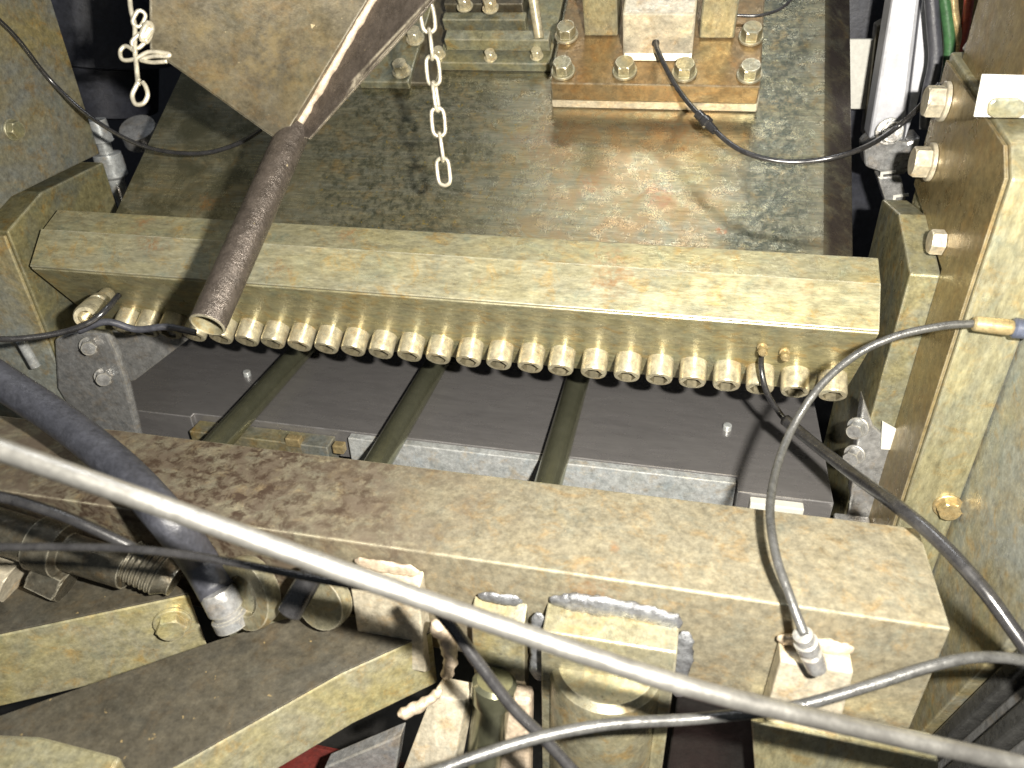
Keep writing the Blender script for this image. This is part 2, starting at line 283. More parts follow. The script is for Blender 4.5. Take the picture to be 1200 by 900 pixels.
# ------------------------------------------------------------------ setting
struct(box('machine_bed', -1.6, 1.2, -0.6, 1.6, -0.05, 0.0, M['black'], None, 0))
struct(box('back_housing', -1.6, 1.2, 1.25, 1.30, 0.001, 1.4, M['darkhousing'], None, 0))
# ------------------------------------------------------------------ die block and guide rods
t = thing('die_block', 'dark ground steel die block lying below the row of screws', 'die block', (-0.19, 0.65, 0.0))
box('base', -0.44, 0.06, 0.53, 0.90, 0.0, 0.168, M['black'], t)
prism('plate', [(-0.528, 0.503, 0.17), (-0.43, 0.503, 0.17), (-0.43, 0.5085, 0.17), (0.0625, 0.5085, 0.17), (0.0625, 0.489, 0.17), (0.134, 0.489, 0.17), (0.134, 0.92, 0.17), (-0.528, 0.92, 0.17)], (0, 0, 0.03), M['die'], t, 0.0008)
box('front_strip', -0.272, 0.0615, 0.500, 0.5080, 0.150, 0.1990, M['bright'], t, 0.0008)
box('front_block', -0.425, -0.288, 0.490, 0.5080, 0.140, 0.1935, M['zinc_grey'], t, 0.001)
box('bright_pad', 0.072, 0.112, 0.4800, 0.4886, 0.16, 0.1975, M['white'], t, 0.001)
for a in ((852, 503), (290, 440)):
    p = hp(*a, 0.2); cyl('dowel_pin', p-V((0, 0, .004)), p+V((0, 0, .005)), 0.0038, M['bright'], t, 14)
cyl('small_pin', hp(590, 567, .2), hp(590, 567, .2)+V((0, 0, 0.001)), .001, M['bright'], t, 8)
p = hp(325, 515, .196)
for a, w in (((345, 517), 0.007), ((398, 525), 0.005)):
    p = hp(*a, 0.194); box('rusty_clip', p.x-w, p.x+w, p.y-0.004, p.y+0.004, 0.19, 0.199, M['brass'], t, 0.001)
for i, x in enumerate((-0.3715, -0.2254, -0.0835)):
    o = cyl('guide_rod', (x, 0.375, 0.2112), (x, 0.86, 0.2112), 0.0110, M['guide'], None, 28)
    tag(o, ['polished guide rod on the die block, nearest the pipe end', 'polished guide rod on the die block, middle of the three', 'polished guide rod on the die block, farthest from the pipe end'][i], 'rod', 'guide rods on the die block')
# ------------------------------------------------------------------ lower beam with welded lugs
BX1, BY0, BY1, BZ0, BZ1 = 0.1421, 0.281, 0.351, 0.2237, 0.3025
t = thing('cross_beam', 'heavy stained steel cross beam with lugs welded on its front', 'beam', (-0.2, 0.316, BZ0))
box('beam_body', -0.62, BX1, BY0, BY1, BZ0, BZ1, M['beam_top'], t, 0.0012)
# grease lug
g = prism('grease_lug', [(0.066, BY0-0.0008, 0.213), (0.104, BY0-0.0008, 0.213), (0.1015, BY0-0.0008, 0.279), (0.0675, BY0-0.0008, 0.279)], (0, -0.014, 0), M['cast'], t, 0.0012)
weld('weld_bead', [(0.066, BY0-0.004, 0.2825), (0.078, BY0-0.005, 0.2835), (0.090, BY0-0.005, 0.2832), (0.102, BY0-0.004, 0.2825)], 0.0056, M['weldtan'], t, 2, (0, -1, 0))
# large rounded clevis lug
prof = [(BY0-0.0008, 0.280), (BY0-0.017, 0.275), (BY0-0.021, 0.263), (BY0-0.021, 0.10), (BY0-0.0008, 0.10)]
prism('clevis_lug', [(-0.0515, y, z) for y, z in prof], (0.0695, 0, 0), M['lug'], t, 0.0010)
lathe('cylinder_body', (-0.0175, BY0-0.012, 0.06), (0, 0, 1), [(0, .0305), (.186, .0305), (.190, .0295), (.193, .026)], M['lug'], t, 40)
box('side_rib', 0.0105, 0.0178, BY0-0.0245, BY0-0.0212, 0.10, 0.225, M['cream'], t, 0.0006)
weld('weld_bead', [(-0.050, BY0-0.002, 0.2825), (-0.03, BY0-0.003, 0.285), (-0.01, BY0-0.003, 0.2855), (0.008, BY0-0.003, 0.2835), (0.019, BY0-0.003, 0.280)], 0.0070, M['weld'], t, 1, (0, -1, 0))
weld('weld_bead', [(0.0215, BY0-0.004, 0.277), (0.022, BY0-0.006, 0.26), (0.0215, BY0-0.006, 0.245), (0.022, BY0-0.006, 0.226)], 0.0052, M['weld'], t, 5, (0, -1, 0))
weld('weld_bead', [(-0.0555, BY0-0.006, 0.276), (-0.0552, BY0-0.008, 0.26), (-0.0556, BY0-0.010, 0.24), (-0.055, BY0-0.010, 0.225)], 0.0052, M['weld'], t, 7, (0, -1, 0))
# middle lug
prism('lug', [(-0.0925, BY0-0.0008, 0.276), (-0.0925, BY0-0.010, 0.270), (-0.0925, BY0-0.013, 0.225), (-0.0925, BY0-0.0008, 0.200)], (0.030, 0, 0), M['zinc_grey'], t, 0.001)
weld('weld_bead', [(-0.090, BY0-0.003, 0.2785), (-0.078, BY0-0.004, 0.280), (-0.065, BY0-0.003, 0.279)], 0.0040, M['weld'], t, 3, (0, -1, 0))
# left tab
prism('lug', [(-0.1605, BY0-0.0008, 0.289), (-0.1605, BY0-0.012, 0.284), (-0.1605, BY0-0.016, 0.222), (-0.1605, BY0-0.0008, 0.205)], (0.040, 0, 0), M['cast'], t, 0.001)
weld('weld_bead', [(-0.160, BY0-0.003, 0.291), (-0.145, BY0-0.005, 0.2925), (-0.122, BY0-0.004, 0.291)], 0.0050, M['weldtan'], t, 4, (0, -1, 0))
prism('lower_plate', [yp(880, 846, BY0-0.018), yp(1100, 893, BY0-0.018), yp(1100, 980, BY0-0.018), yp(890, 980, BY0-0.018)], (0, 0.0165, 0), M['cream'], t, 0.001)
box('lower_rib', 0.0225, 0.13, BY0+0.004, BY1-0.004, 0.05, BZ0-0.0005, M['black'], t, 0.001)
# ------------------------------------------------------------------ tilted slide: clamp bar with socket screws
BAR0, BAR1 = -0.519, 0.1321
t = thing('clamp_bar', 'long yellow zinc clamp bar with a row of socket screws', 'bar', tw((BAR0+BAR1)/2, 0.03, -0.105))
prism('bar_body', [tw(BAR0, a, b) for a, b in ((0, -0.004), (0.0345, 0.0030), (0.0580, -0.001), (0.0580, -0.097), (0, -0.097))], (BAR1-BAR0, 0, 0), M['bar'], t, 0.001)
prism('lit_band', [tw(BAR0+0.0006, a, b) for a, b in ((0.0006, -0.0036), (0.0006, -0.0012), (0.0335, 0.0052), (0.0335, 0.0030))], (BAR1-BAR0-0.0012, 0, 0), M['strip'], t, 0.0007)  # added layer, paler so its colour holds the flash on this band
px = [975, 931, 890, 851, 811, 772, 734, 695, 656, 620, 583, 547, 511, 477, 443, 410, 378, 346, 314, 283, 252, 220, 190, 163, 136]
proto = None
for i, q in enumerate(px):
    fx = (q-136)/(975-136); yy = 380+(466-380)*fx
    d = ray(q, yy); s = ((E0-U*0.0175-CAM).dot(U))/d.dot(U); xx = (CAM+d*s).x
    base = tw(xx, 0.0005, -0.0680)
    if proto is None:
        rr = 0.0101
        proto = lathe('socket_screw', base, -U, [(0, rr*0.9), (0.0005, rr), (0.0160, rr), (0.0173, rr*0.93), (0.0175, rr*0.70), (0.0100, rr*0.68), (0.0108, 0.0006)],
                      M['screw'], t, 24, True, hexes=(4, 5), cap1=True)
        proto.data.materials.append(M['socket'])
        for k, pl in enumerate(proto.data.polygons):
            if 4*24 <= k < 6*24 or k >= 6*24+1: pl.material_index = 1
        off = proto.location - (base - t.location)
    else:
        o = proto.copy(); COL.objects.link(o); o.parent = t; o.location = base - t.location + off
# grease nipples on the bar
for a in ((893, 405), (919, 411)):
    d = ray(*a); p = CAM+d*((E0-CAM).dot(U)/d.dot(U)); p = p+U*0.0005
    lathe('grease_nipple', p, -U*0.8+N*0.55, [(-0.002, .0036), (.004, .0036), (.0042, .0024), (.008, .0024), (.0085, .0034), (.012, .0030), (.0135, .0016)], M['brass'], t, 14)
d = ray(112, 350); p = CAM+d*((E0-U*0.008-CAM).dot(U)/d.dot(U))
# ------------------------------------------------------------------ slide plate
t = thing('slide_plate', 'tilted mottled olive steel plate behind the clamp bar', 'plate', tw(-0.18, 0.3, -0.04))
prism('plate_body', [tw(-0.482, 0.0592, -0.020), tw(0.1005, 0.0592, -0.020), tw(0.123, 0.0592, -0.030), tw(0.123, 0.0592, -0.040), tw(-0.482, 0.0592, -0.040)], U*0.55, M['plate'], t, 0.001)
# ------------------------------------------------------------------ bearing bracket on the slide plate
HB = -0.0195
def tpx(name, a, b, h0, h1, m, parent, depth=None, u1=None, bevel=0.0012):
    """box on the slide whose front top edge runs from pixel a to pixel b at height h1"""
    (x0, ua), (x1, ub) = tc(*a, h1), tc(*b, h1); u0 = (ua+ub)/2
    return tbox(name, x0, x1, u0, u0+depth, h0, h1, m, parent, bevel)
t = thing('bearing_bracket', 'bolted bearing bracket with three upright blocks on the slide plate', 'bracket', tp(770, 95, HB))
b0 = tpx('shim_plate', (645, 110), (890, 114), HB, HB+0.0155, M['cast'], t, 0.17)
b1 = tpx('base_plate', (645, 97), (891, 102), HB+0.016, HB+0.034, M['rustbase'], t, 0.16)
HT = HB+0.0345
def upright(name, pa, pb, hh, m, depth):
    (x0, ua), (x1, ub) = tc(*pa, HT), tc(*pb, HT); u0 = (ua+ub)/2
    return tbox(name, x0, x1, u0, u0+depth, HT, HT+hh, m, t, 0.0015)
upright('side_cheek', (685, 42), (724, 43), 0.09, M['cream'], 0.03)
upright('side_cheek', (819, 45), (860, 46), 0.09, M['cream'], 0.03)
upright('centre_block', (730, 66), (811, 68), 0.040, M['cast'], 0.06)
(x0, ua), (x1, ub) = tc(731, 71, HT), tc(810, 73, HT)
prism('fillet', [tw(x0, ua, HT), tw(x0, ua+0.0055, HT), tw(x0, ua+0.0055, HT+0.005)], (x1-x0, 0, 0), M['cast'], t, 0.0004)
for a in ((664, 42), (660, 84), (732, 84), (802, 86), (880, 44), (878, 88)):
    bolt(t, tp(*a, HT), N, 0.0080, 0.008, M['lug'])
# ------------------------------------------------------------------ clamp assembly left of it
t = thing('clamp_assembly', 'dark stepped clamp plates and bars beside the hanging chain', 'clamp', tp(580, 80, HB))
tpx('base_plate', (513, 72), (644, 76), HB, HB+0.009, M['zinc_green'], t, 0.16)
tpx('side_plate', (420, 94), (478, 98), HB, HB+0.008, M['zinc_green'], t, 0.12)
tpx('rusty_strip', (480, 96), (511, 98), HB, HB+0.004, M['rusty_sheet'], t, 0.14)
HC = HB+0.0095
for a in ((515, 62), (575, 65), (629, 63)):
    bolt(t, tp(a[0], a[1]+3, HC), N, 0.0048, 0.006, M['screw'])
tpx('cross_bar', (520, 46), (643, 47), HC+0.002, HC+0.014, M['zinc'], t, 0.012)
tpx('cross_bar', (518, 22), (615, 24), HC+0.002, HC+0.014, M['zinc_green'], t, 0.010)
tpx('back_block', (520, 4), (612, 5), HC+0.0005, HC+0.02, M['rusty_sheet'], t, 0.03)
for a in ((575, 10), (545, 8)): bolt(t, tp(*a, HC+0.0205), N, 0.006, 0.008, M['screw'])
cyl('upright_pin', tp(632, 44, HC+0.0145), tp(622, -20, HC+0.05), 0.0042, M['screw'], t)
bolt(t, tp(487, 46, HC), N, 0.007, 0.008, M['screw'])
bolt(t, tp(471, 84, HC), N, 0.007, 0.008, M['screw'])
# ------------------------------------------------------------------ chute with pipe
t = thing('feed_chute', 'rusty sheet metal chute ending in an open brown pipe', 'chute', tp(345, 155, 0.11))
pa, pb = tp(345, 152, 0.11), tp(243, 381, 0.11); ax = (pb-pa).normalized(); L = (pb-pa).length; RP = 0.0103
_, s1, t1 = frame(ax); tocam = (CAM-pb); tocam = (tocam-ax*tocam.dot(ax)).normalized(); vsP = []; fsP = []; NP = 32
for k, (q, r, sl) in enumerate(((0, RP, 0), (L*0.5, RP, 0), (L, RP, 1), (L+0.0004, RP-0.0012, 1), (L-0.05, RP-0.0014, 0), (L-0.0501, 0.0005, 0))):
    for i in range(NP):
        rad = s1*math.cos(2*math.pi*i/NP)+t1*math.sin(2*math.pi*i/NP)
        vsP.append(pa+ax*(q-sl*rad.dot(tocam)*RP*0.12)+rad*r)
    if k: fsP += [((k-1)*NP+i, (k-1)*NP+(i+1) % NP, k*NP+(i+1) % NP, k*NP+i) for i in range(NP)]
pp = mesh('pipe', vsP, fsP, M['pipe'], t, smooth=True); es = pp.modifiers.new('split', 'EDGE_SPLIT'); es.split_angle = R(40)
pp.data.materials.append(M['lug'])
for k, pl in enumerate(pp.data.polygons):
    if k >= 2*NP: pl.material_index = 1
vb = tp(343, 158, 0.108); vt = dp(443, -12, 0.46)
la = dp(177, 56, 0.43); lt = dp(176, -60, 0.40); vt2 = dp(480, -75, 0.44)
ra = dp(492, 18, 0.43); rt = dp(560, -60, 0.41)
lt = la+(lt-la)*2.6; vt2 = vb+(vt2-vb)*1.75; rt = ra+(rt-ra)*2.6
lb = tp(330, 166, 0.113); rb = tp(362, 163, 0.113)
def sheet(name, poly, th, m):
    n = (V(poly[1])-V(poly[0])).cross(V(poly[2])-V(poly[0])).normalized(); return prism(name, poly, n*th, m, t, 0.0003)
sheet('left_panel', [vb, lb, la, lt, vt2], 0.0016, M['rusty_sheet'])
sheet('right_panel', [vb, vt2, rt, ra, rb], 0.0016, M['pipe'])
weld('weld_bead', [vb+(CAM-vb)*0.004, vb.lerp(vt2, 0.14)+(CAM-vb)*0.004, vb.lerp(vt2, 0.4)+(CAM-vb)*0.004, vb.lerp(vt2, 0.98)+(CAM-vb)*0.004], 0.0032, M['weldtan'], t, 6)
# ------------------------------------------------------------------ chains
def link_mesh(name, c, up, side, L, Wd, r, parent, m):
    pts = []; up = V(up).normalized(); side = V(side); side = (side-up*side.dot(up)).normalized()
    for k in range(24):
        a = 2*math.pi*k/24; hw = Wd/2-r; hl = L/2-r
        yy = math.sin(a)*hw; xx = math.cos(a)*hw + (hl-hw)*(1 if math.cos(a) > 0 else -1)*min(1, abs(math.cos(a))*3)
        pts.append(c+up*xx+side*yy)
    return tube(name, pts, r, m, parent, 8, closed=True)
bot = dp(521, 214, 0.49); top = dp(496, -30, 0.455)
t = thing('hanging_chain', 'plated steel chain hanging free over the slide plate', 'chain', bot)
n = 14; up = (top-bot); Lk = up.length/8; up.normalize()
fwd = -(C_F - up*C_F.dot(up)).normalized(); sd = up.cross(fwd).normalized()
for k in range(n):
    c = bot+up*(Lk*(k+0.45)); ang = R(12) if k % 2 == 0 else R(80)
    s = sd*math.cos(ang)+fwd*math.sin(ang)*(1 if k % 4 < 2 else -1)
    link_mesh('chain_link', c, up+sd*random.uniform(-.05, .05), s, Lk*1.30, 0.0108, 0.0013, t, M['chain'])
t = thing('chain_hook', 'bent wire chain with a hook hanging beside the chute', 'hook', dp(165, 120, 0.42))
D = 0.42
def dpl(*pts): return [dp(a, b, D+(c[0] if c else 0)) for a, b, *c in pts]
tube('wire', dpl((146, -160), (150, -40), (153, 8), (158, 30), (158, 55), (160, 78), (162, 100)), 0.0013, M['chain'], t, 8)
tube('hook', dpl((163, 92), (160, 100), (155, 112), (159, 122), (168, 121), (173, 112), (171, 102), (167, 96)), 0.0012, M['chain'], t, 8)
tube('wire_loop', dpl((160, 62), (148, 54), (141, 60), (144, 70), (158, 69), (175, 61), (197, 63), (196, 66), (180, 66), (165, 70), (178, 73), (196, 72)), 0.0011, M['chain'], t, 8)
link_mesh('chain_link', dp(163, 22, D), C_R*0.5-C_D, C_R+C_F*0.5, 0.011, 0.007, 0.0011, t, M['chain'])
link_mesh('chain_link', dp(172, 38, D), C_R*0.4-C_D, C_R*0.3+C_F, 0.013, 0.008, 0.0016, t, M['chain'])
link_mesh('chain_link', dp(163, 48, D), C_R-C_D, C_R+C_F*0.3, 0.011, 0.007, 0.0011, t, M['chain'])
cyl('ferrule', dp(168, 44, D), dp(176, 33, D), 0.0028, M['chain'], t, 12)
# ------------------------------------------------------------------ right-hand frame
AX, AY = 0.145, 0.4948; BXX, BYY = 0.1642, 0.4389; CX = 0.197
t = thing('frame_post', 'stepped yellow zinc frame post with bolts beside the clamp bar', 'post', (0.17, 0.5, 0))
prism('inner_block', [(AX, AY, 0.0), (AX, AY, 0.390), (AX, AY+0.06, 0.408), (AX, 0.61, 0.40), (AX, 0.61, 0.0)], (BXX-AX-0.0008, 0, 0), M['zinc'], t, 0.0015)
prism('post_body', [(BXX, BYY, 0.0), (BXX, BYY, 0.470), (BXX, BYY+0.016, 0.484), (BXX, 0.603, 0.505), (BXX, 0.603, 0.0)], (CX-BXX-0.0008, 0, 0), M['cream'], t, 0.0015)
prism('shaded_side', [(BXX-0.0022, BYY+0.003, 0.0), (BXX-0.0022, BYY+0.003, 0.469), (BXX-0.0022, BYY+0.018, 0.482), (BXX-0.0022, 0.601, 0.5), (BXX-0.0022, 0.601, 0.415), (BXX-0.0022, AY-0.001, 0.395), (BXX-0.0022, AY-0.001, 0.0)], (0.0020, 0, 0), M['brown'], t, 0.0004)  # thin brown layer: shade on the grazing-lit post side, put into colour
box('head_block', BXX+0.004, 0.27, 0.478, 0.59, 0.4955, 0.560, M['brown'], t, 0.002)
prism('slotted_plate', [yp(1151, 87, 0.4765), yp(1230, 89, 0.4765), yp(1226, 139, 0.4765), yp(1141, 137, 0.4765)], (0, 0.0012, 0), M['white'], t, 0.0004)  # white colour stands for the flash blowing out this face
prism('slot', [yp(a, b, 0.4762) for a, b in ((1156, 133), (1157, 120), (1164, 114), (1192, 114), (1200, 119), (1201, 132), (1194, 137), (1163, 137))], (0, -0.003, 0), M['zinc'], t, 0.0012)
for a in ((1108, 119), (1092, 190)):
    p = xp(*a, BXX-0.0025); bolt(t, p, (-1, 0, 0), 0.0105, 0.010, M['cast'])
bolt(t, yp(1110, 592, BYY-0.0002), (0, -1, 0), 0.0075, 0.006, M['brass'])
p = xp(1105, 284, BXX-0.0025); bolt(t, p, (-1, 0, 0), 0.008, 0.008, M['cast'], False)
t = thing('side_plate', 'large greenish steel side plate right of the cross beam', 'plate', (CX, 0.35, 0))
c1, c2 = xp(1190, 742, CX), xp(1070, 868, CX)
prism('plate_body', [(CX, 0.70, 0.0), (CX, 0.70, 0.47), (CX, 0.475, 0.47), (CX, 0.25, 0.44), tuple(c1), tuple(c2), (CX, c2.y, 0.0)], (0.012, 0, 0), M['side'], t, 0.001)
t = thing('ribbed_guard', 'dark ribbed guard strips at the foot of the side plate', 'guard', (CX+0.03, 0.2, 0.2))
dirv = (c2-c1).normalized(); perp = V((0, dirv.z, -dirv.y)); perp = perp if perp.y < 0 else -perp
for k in range(6):
    a = c1-dirv*0.10+perp*(0.003+0.0125*k)+X*(0.004+0.006*(k % 2)); b = c2+dirv*0.12+perp*(0.003+0.0125*k)+X*(0.004+0.006*(k % 2))
    prism('rib', [a, a+perp*0.0115, b+perp*0.0115, b], (0.012, 0, 0), M['steel'] if k % 2 else M['greycable'], t, 0.002)
# grey bracket between die and post
t = thing('link_bracket', 'curved grey steel bracket with two bolts next to the frame post', 'bracket', yp(1020, 560, 0.47))
def py(name, pts, Y, th, m, parent, bevel=0.001): return prism(name, [yp(a, b, Y) for a, b in pts], (0, th, 0), m, parent, bevel)
py('bracket_plate', [(1012, 468), (1024, 500), (1042, 515), (1049, 512), (1040, 560), (1020, 625), (990, 622), (1000, 560), (1004, 520)], 0.492, 0.014, M['steel'], t, 0.003)
for a in ((1006, 500), (1002, 532)): bolt(t, yp(*a, 0.4915), (-0.5, -1, 0.1), 0.0062, 0.009, M['steel'])
py('bright_tab', [(1034, 494), (1052, 504), (1050, 528), (1032, 527)], 0.4895, 0.002, M['white'], t, 0.0006)
box('foot', 0.136, 0.162, 0.47, 0.4905, 0.0, 0.19, M['steel'], t)
# machinery beyond the plate at right
t = thing('actuator', 'satin aluminium actuator tube beyond the slide plate', 'actuator', yp(1040, 180, 0.70))
a, b = yp(1024, 158, 0.70), yp(1062, -60, 0.80); ax = (b-a).normalized(); sd = ax.cross(C_F).normalized(); fr = ax.cross(sd).normalized()
w = 0.034
pts = [(1016, 168), (1030, 152), (1070, 130), (1078, 120), (1092, 70), (1090, -40), (1052, -40), (1030, 75)]
py('tube_face', [(1018, 165), (1058, 168), (1082, -30), (1050, -30), (1032, 80)], 0.70, 0.03, M['alu'], t, 0.003)
py('tube_side', [(1060, 166), (1072, 132), (1092, 62), (1088, -30), (1083.5, -30)], 0.706, 0.03, M['alu'], t, 0.003)
py('clevis', [(1012, 172), (1026, 160), (1064, 166), (1080, 160), (1072, 190), (1060, 206), (1034, 203), (1014, 196)], 0.695, 0.03, M['steel'], t, 0.003)
bolt(t, yp(1042, 154, 0.6945), (0, -1, 0.2), 0.009, 0.008, M['steel'])
py('fork', [(1028, 207), (1056, 206), (1062, 232), (1054, 258), (1044, 256), (1036, 232)], 0.69, 0.02, M['steel'], t, 0.002)
for a, b in ((1032, 202), (1047, 229)):
    py('clip', [(a, b), (a+18, b-2), (a+18, b+1), (a+3, b+2.5), (a+2, b+8), (a-1, b+8)], 0.6895, 0.002, M['white'], t, 0)
t = thing('label_plate', 'small white plate standing behind the plate edge', 'plate', yp(1010, 125, 0.78))
py('plate_face', [(990, 46), (1028, 46), (1018, 128), (990, 128)], 0.80, 0.006, M['white'], t)
py('post', [(1028, 30), (1046, 20), (1024, 160), (1012, 160)], 0.79, 0.02, M['rusty_sheet'], t)
py('dark_box', [(980, -30), (1060, -30), (1050, 300), (980, 300)], 0.86, 0.05, M['darkhousing'], t)
for nm, lab, pts, r, m in (
    ('green_wire', 'green wire running down behind the frame post', [(1104, -20), (1110, 20), (1113, 55), (1109, 90), (1100, 118)], 0.0042, 'green'),
    ('red_wire', 'red wire above the frame post', [(1137, -20), (1134, 15), (1128, 45), (1120, 66)], 0.0034, 'red'),
    ('orange_wire', 'rusty orange wire next to the red wire', [(1116, -20), (1118, 15), (1123, 40), (1122, 66)], 0.0034, 'brass'),
    ('black_wire', 'thick black wire beside the aluminium actuator', [(1090, -20), (1094, 30), (1096, 70), (1088, 110), (1085, 150)], 0.0050, 'rubber')):
    tag(tube(nm, [yp(a, b, 0.675) for a, b in pts], r, M[m]), lab, 'wire')
t = thing('upper_cover', 'olive steel cover above the frame post', 'cover', yp(1160, 40, 0.66))
prism('cover_panel', [yp(1131, 60, 0.615), yp(1172, 0, 0.615), yp(1180, -40, 0.615), yp(1300, -40, 0.615), yp(1300, 70, 0.615), yp(1140, 66, 0.615)], (0, 0.01, 0), M['zinc_green'], t)
prism('back_panel', [yp(1095, 80, 0.72), yp(1110, -40, 0.72), yp(1320, -40, 0.72), yp(1320, 80, 0.72)], (0, 0.01, 0), M['brown'], t)
py('bright_tab', [(1170, 4), (1200, 4), (1200, -8), (1170, -8)], 0.60, 0.006, M['white'], t, 0.0005)
# ------------------------------------------------------------------ left-hand frame
LX = -0.531
t = thing('frame_post', 'olive and grey frame post at the chute side of the clamp bar', 'post', (LX-0.03, 0.55, 0))
prism('inner_block', [(LX, 0.483, 0.0), (LX, 0.483, 0.383), (LX, 0.53, 0.400), (LX, 0.610, 0.402), (LX, 0.610, 0.0)], (-0.12, 0, 0), M['zinc_green'], t, 0.0015)
prism('front_cover', [(LX-0.002, 0.4828, 0.0), (LX-0.002, 0.4828, 0.380), (LX-0.1, 0.4828, 0.380), (LX-0.1, 0.4828, 0.0)], (0, -0.003, 0), M['side'], t, 0.0008)
prism('upper_plate', [(LX-0.0005, 0.44, 0.384), (LX-0.0005, 0.50, 0.406), (LX-0.0005, 0.6095, 0.410), (LX-0.0005, 0.6095, 0.80), (LX-0.0005, 0.44, 0.80)], (-0.05, 0, 0), M['zinc_grey'], t, 0.0015)
p = xp(14, 152, LX); bolt(t, p, (1, 0, 0), 0.007, 0.005, M['zinc_green'])
t = thing('link_bracket', 'grey steel bracket with two bolts beside the black hose', 'bracket', yp(110, 440, 0.476))
py('bracket_plate', [(63, 398), (80, 388), (125, 390), (138, 418), (148, 450), (166, 525), (105, 520), (66, 455)], 0.474, 0.008, M['steel'], t, 0.003)
py('side_web', [(128, 389), (150, 385), (205, 388), (218, 400), (158, 446), (149, 448)], 0.505, 0.006, M['steel'], t, 0.001)
for a in ((105, 405), (122, 441)): bolt(t, yp(*a, 0.4735), (0.75, -1, 0.25), 0.0066, 0.009, M['steel'])
cyl('pin', yp(24, 398, 0.468), yp(42, 430, 0.468), 0.0042, M['bright'], t, 14)
t = thing('pipe_fitting', 'ringed silver pipe fitting in the dark gap behind the post', 'fitting', yp(140, 200, 0.72))
a, b = yp(112, 140, 0.70), yp(148, 250, 0.70); ax = (b-a).normalized(); L = (b-a).length
lathe('fitting_body', a, ax, [(0, .010), (.022, .011), (.024, .007), (.034, .007), (.035, .014), (.040, .0145), (.058, .0145), (.060, .013), (.062, .009), (.075, .009), (.08, .006), (L, .006)], M['bright'], t, 24)
t = thing('motor_housing', 'dark rounded motor housing deep behind the post', 'housing', yp(130, 100, 0.85))
lathe('motor_body', yp(120, 130, 0.86), (0.15, 0.1, 1), [(0, .05), (.005, .065), (.06, .07), (.065, .09), (.20, .09), (.21, .07), (.30, .07)], M['darkhousing'], t, 28)
lathe('boss', yp(170, 165, 0.78), (0.1, -0.5, 0.9), [(0, .010), (.004, .022), (.02, .020), (.022, .01)], M['steel'], t, 20)
# ------------------------------------------------------------------ arms at lower left
def arm(label, top, hgt, mats, extra=None, arm_shade=0.006):
    z = top[0].z; t = thing('swing_bar', label, 'arm', (top[0]+top[2])/2-V((0, 0, hgt)), 'flat clamp arms in front of the cross beam')
    prism('bar', [p-V((0, 0, 0.0)) for p in top], (0, 0, -hgt), mats[0], t, 0.0012)
    c = sum(top, V((0, 0, 0)))/len(top)
    prism('shaded_top', [c+(p-c)*0.998+V((0, 0, 0.0003)) for p in top], (0, 0, 0.0012), mats[1], t, 0.0003)  # added layer whose colour holds the top's dark reflection
    return t
ZA = 0.245
top2 = [hp(205, 900, ZA), hp(400, 790, ZA), hp(506, 742, ZA), hp(498, 722, ZA), hp(335, 727, ZA), hp(255, 752, ZA), hp(-60, 862, ZA), hp(60, 985, ZA)]
a2 = arm('wide dark topped arm reaching the left lug, weld drips at its end', top2, 0.045, (M['arm'], M['arm_shade']))
weld('weld_bead', [yp(508, 728, 0.258), yp(522, 748, 0.258), yp(528, 772, 0.258), yp(522, 795, 0.26)], 0.0046, M['weldtan'], a2, 2)
weld('weld_bead', [yp(518, 808, 0.243), yp(500, 822, 0.238), yp(482, 832, 0.234), yp(466, 838, 0.230)], 0.0036, M['weldtan'], a2, 3)
ZB = 0.252
top1 = [hp(-60, 757, ZB), hp(222, 697, ZB), hp(200, 683, ZB), hp(70, 680, ZB), hp(-70, 700, ZB)]
a1 = arm('narrow dark topped arm with a bolt near the black hose end', top1, 0.058, (M['arm'], M['arm_shade']))
e1, e2 = hp(-60, 757, ZB), hp(222, 697, ZB); dr = (e2-e1).normalized(); nr = V((dr.y, -dr.x, 0))
bolt(a1, e2-dr*0.014+V((0, 0, -0.018))+nr*0.0006, nr, 0.009, 0.006, M['arm'])
t = thing('corner_block', 'pale steel block with a bright corner below the wide arm', 'block', dp(60, 900, 0.30))
prism('block_body', [hp(-40, 858, 0.262), hp(48, 862, 0.262), hp(142, 886, 0.262), hp(100, 960, 0.262), hp(-40, 960, 0.262)], (0, 0, -0.014), M['cream'], t, 0.002)
# clutter between arms and beam
t = thing('hinge_shaft', 'greasy steel hinge shaft with nuts in front of the cross beam', 'shaft', yp(100, 660, 0.255))
a, b = yp(-40, 610, 0.258), yp(150, 668, 0.258); ax = (b-a)
L = ax.length; lathe('shaft_body', a, ax, [(0, .013), (L*.45, .013), (L*.46, .016), (L*.62, .016), (L*.64, .011), (L, .011)], M['greasy'], t, 24)
a, b = yp(150, 655, 0.262), yp(225, 690, 0.262)
lathe('threaded_end', a, b-a, [(0, .008)]+[(.002+.0016*k, .0115 if k % 2 else .0125) for k in range(14)]+[(.027, .009), (.03, .009)], M['greasy'], t, 20)
lathe('hex_nut', yp(-15, 664, 0.250), yp(20, 680, 0.25)-yp(-15, 664, 0.25), [(0, .014), (.001, .016), (.018, .016), (.019, .014)], M['cast'], t, 24, False, hexes=(1, 2))
lathe('hex_nut', yp(45, 668, 0.252), yp(90, 690, 0.252)-yp(45, 668, 0.252), [(0, .011), (.001, .013), (.018, .013), (.019, .011)], M['greasy'], t, 24, False, hexes=(1, 2))
t = thing('hinge_eye', 'round hinge eye with a black pin below the silver rod', 'hinge', yp(320, 700, 0.26))
a = yp(300, 690, 0.262)
lathe('eye_plate', a, (-0.35, -1, 0.35), [(0, .020), (.006, .0215), (.010, .0205), (.0102, .012), (.006, .0115)], M['lug'], t, 28)
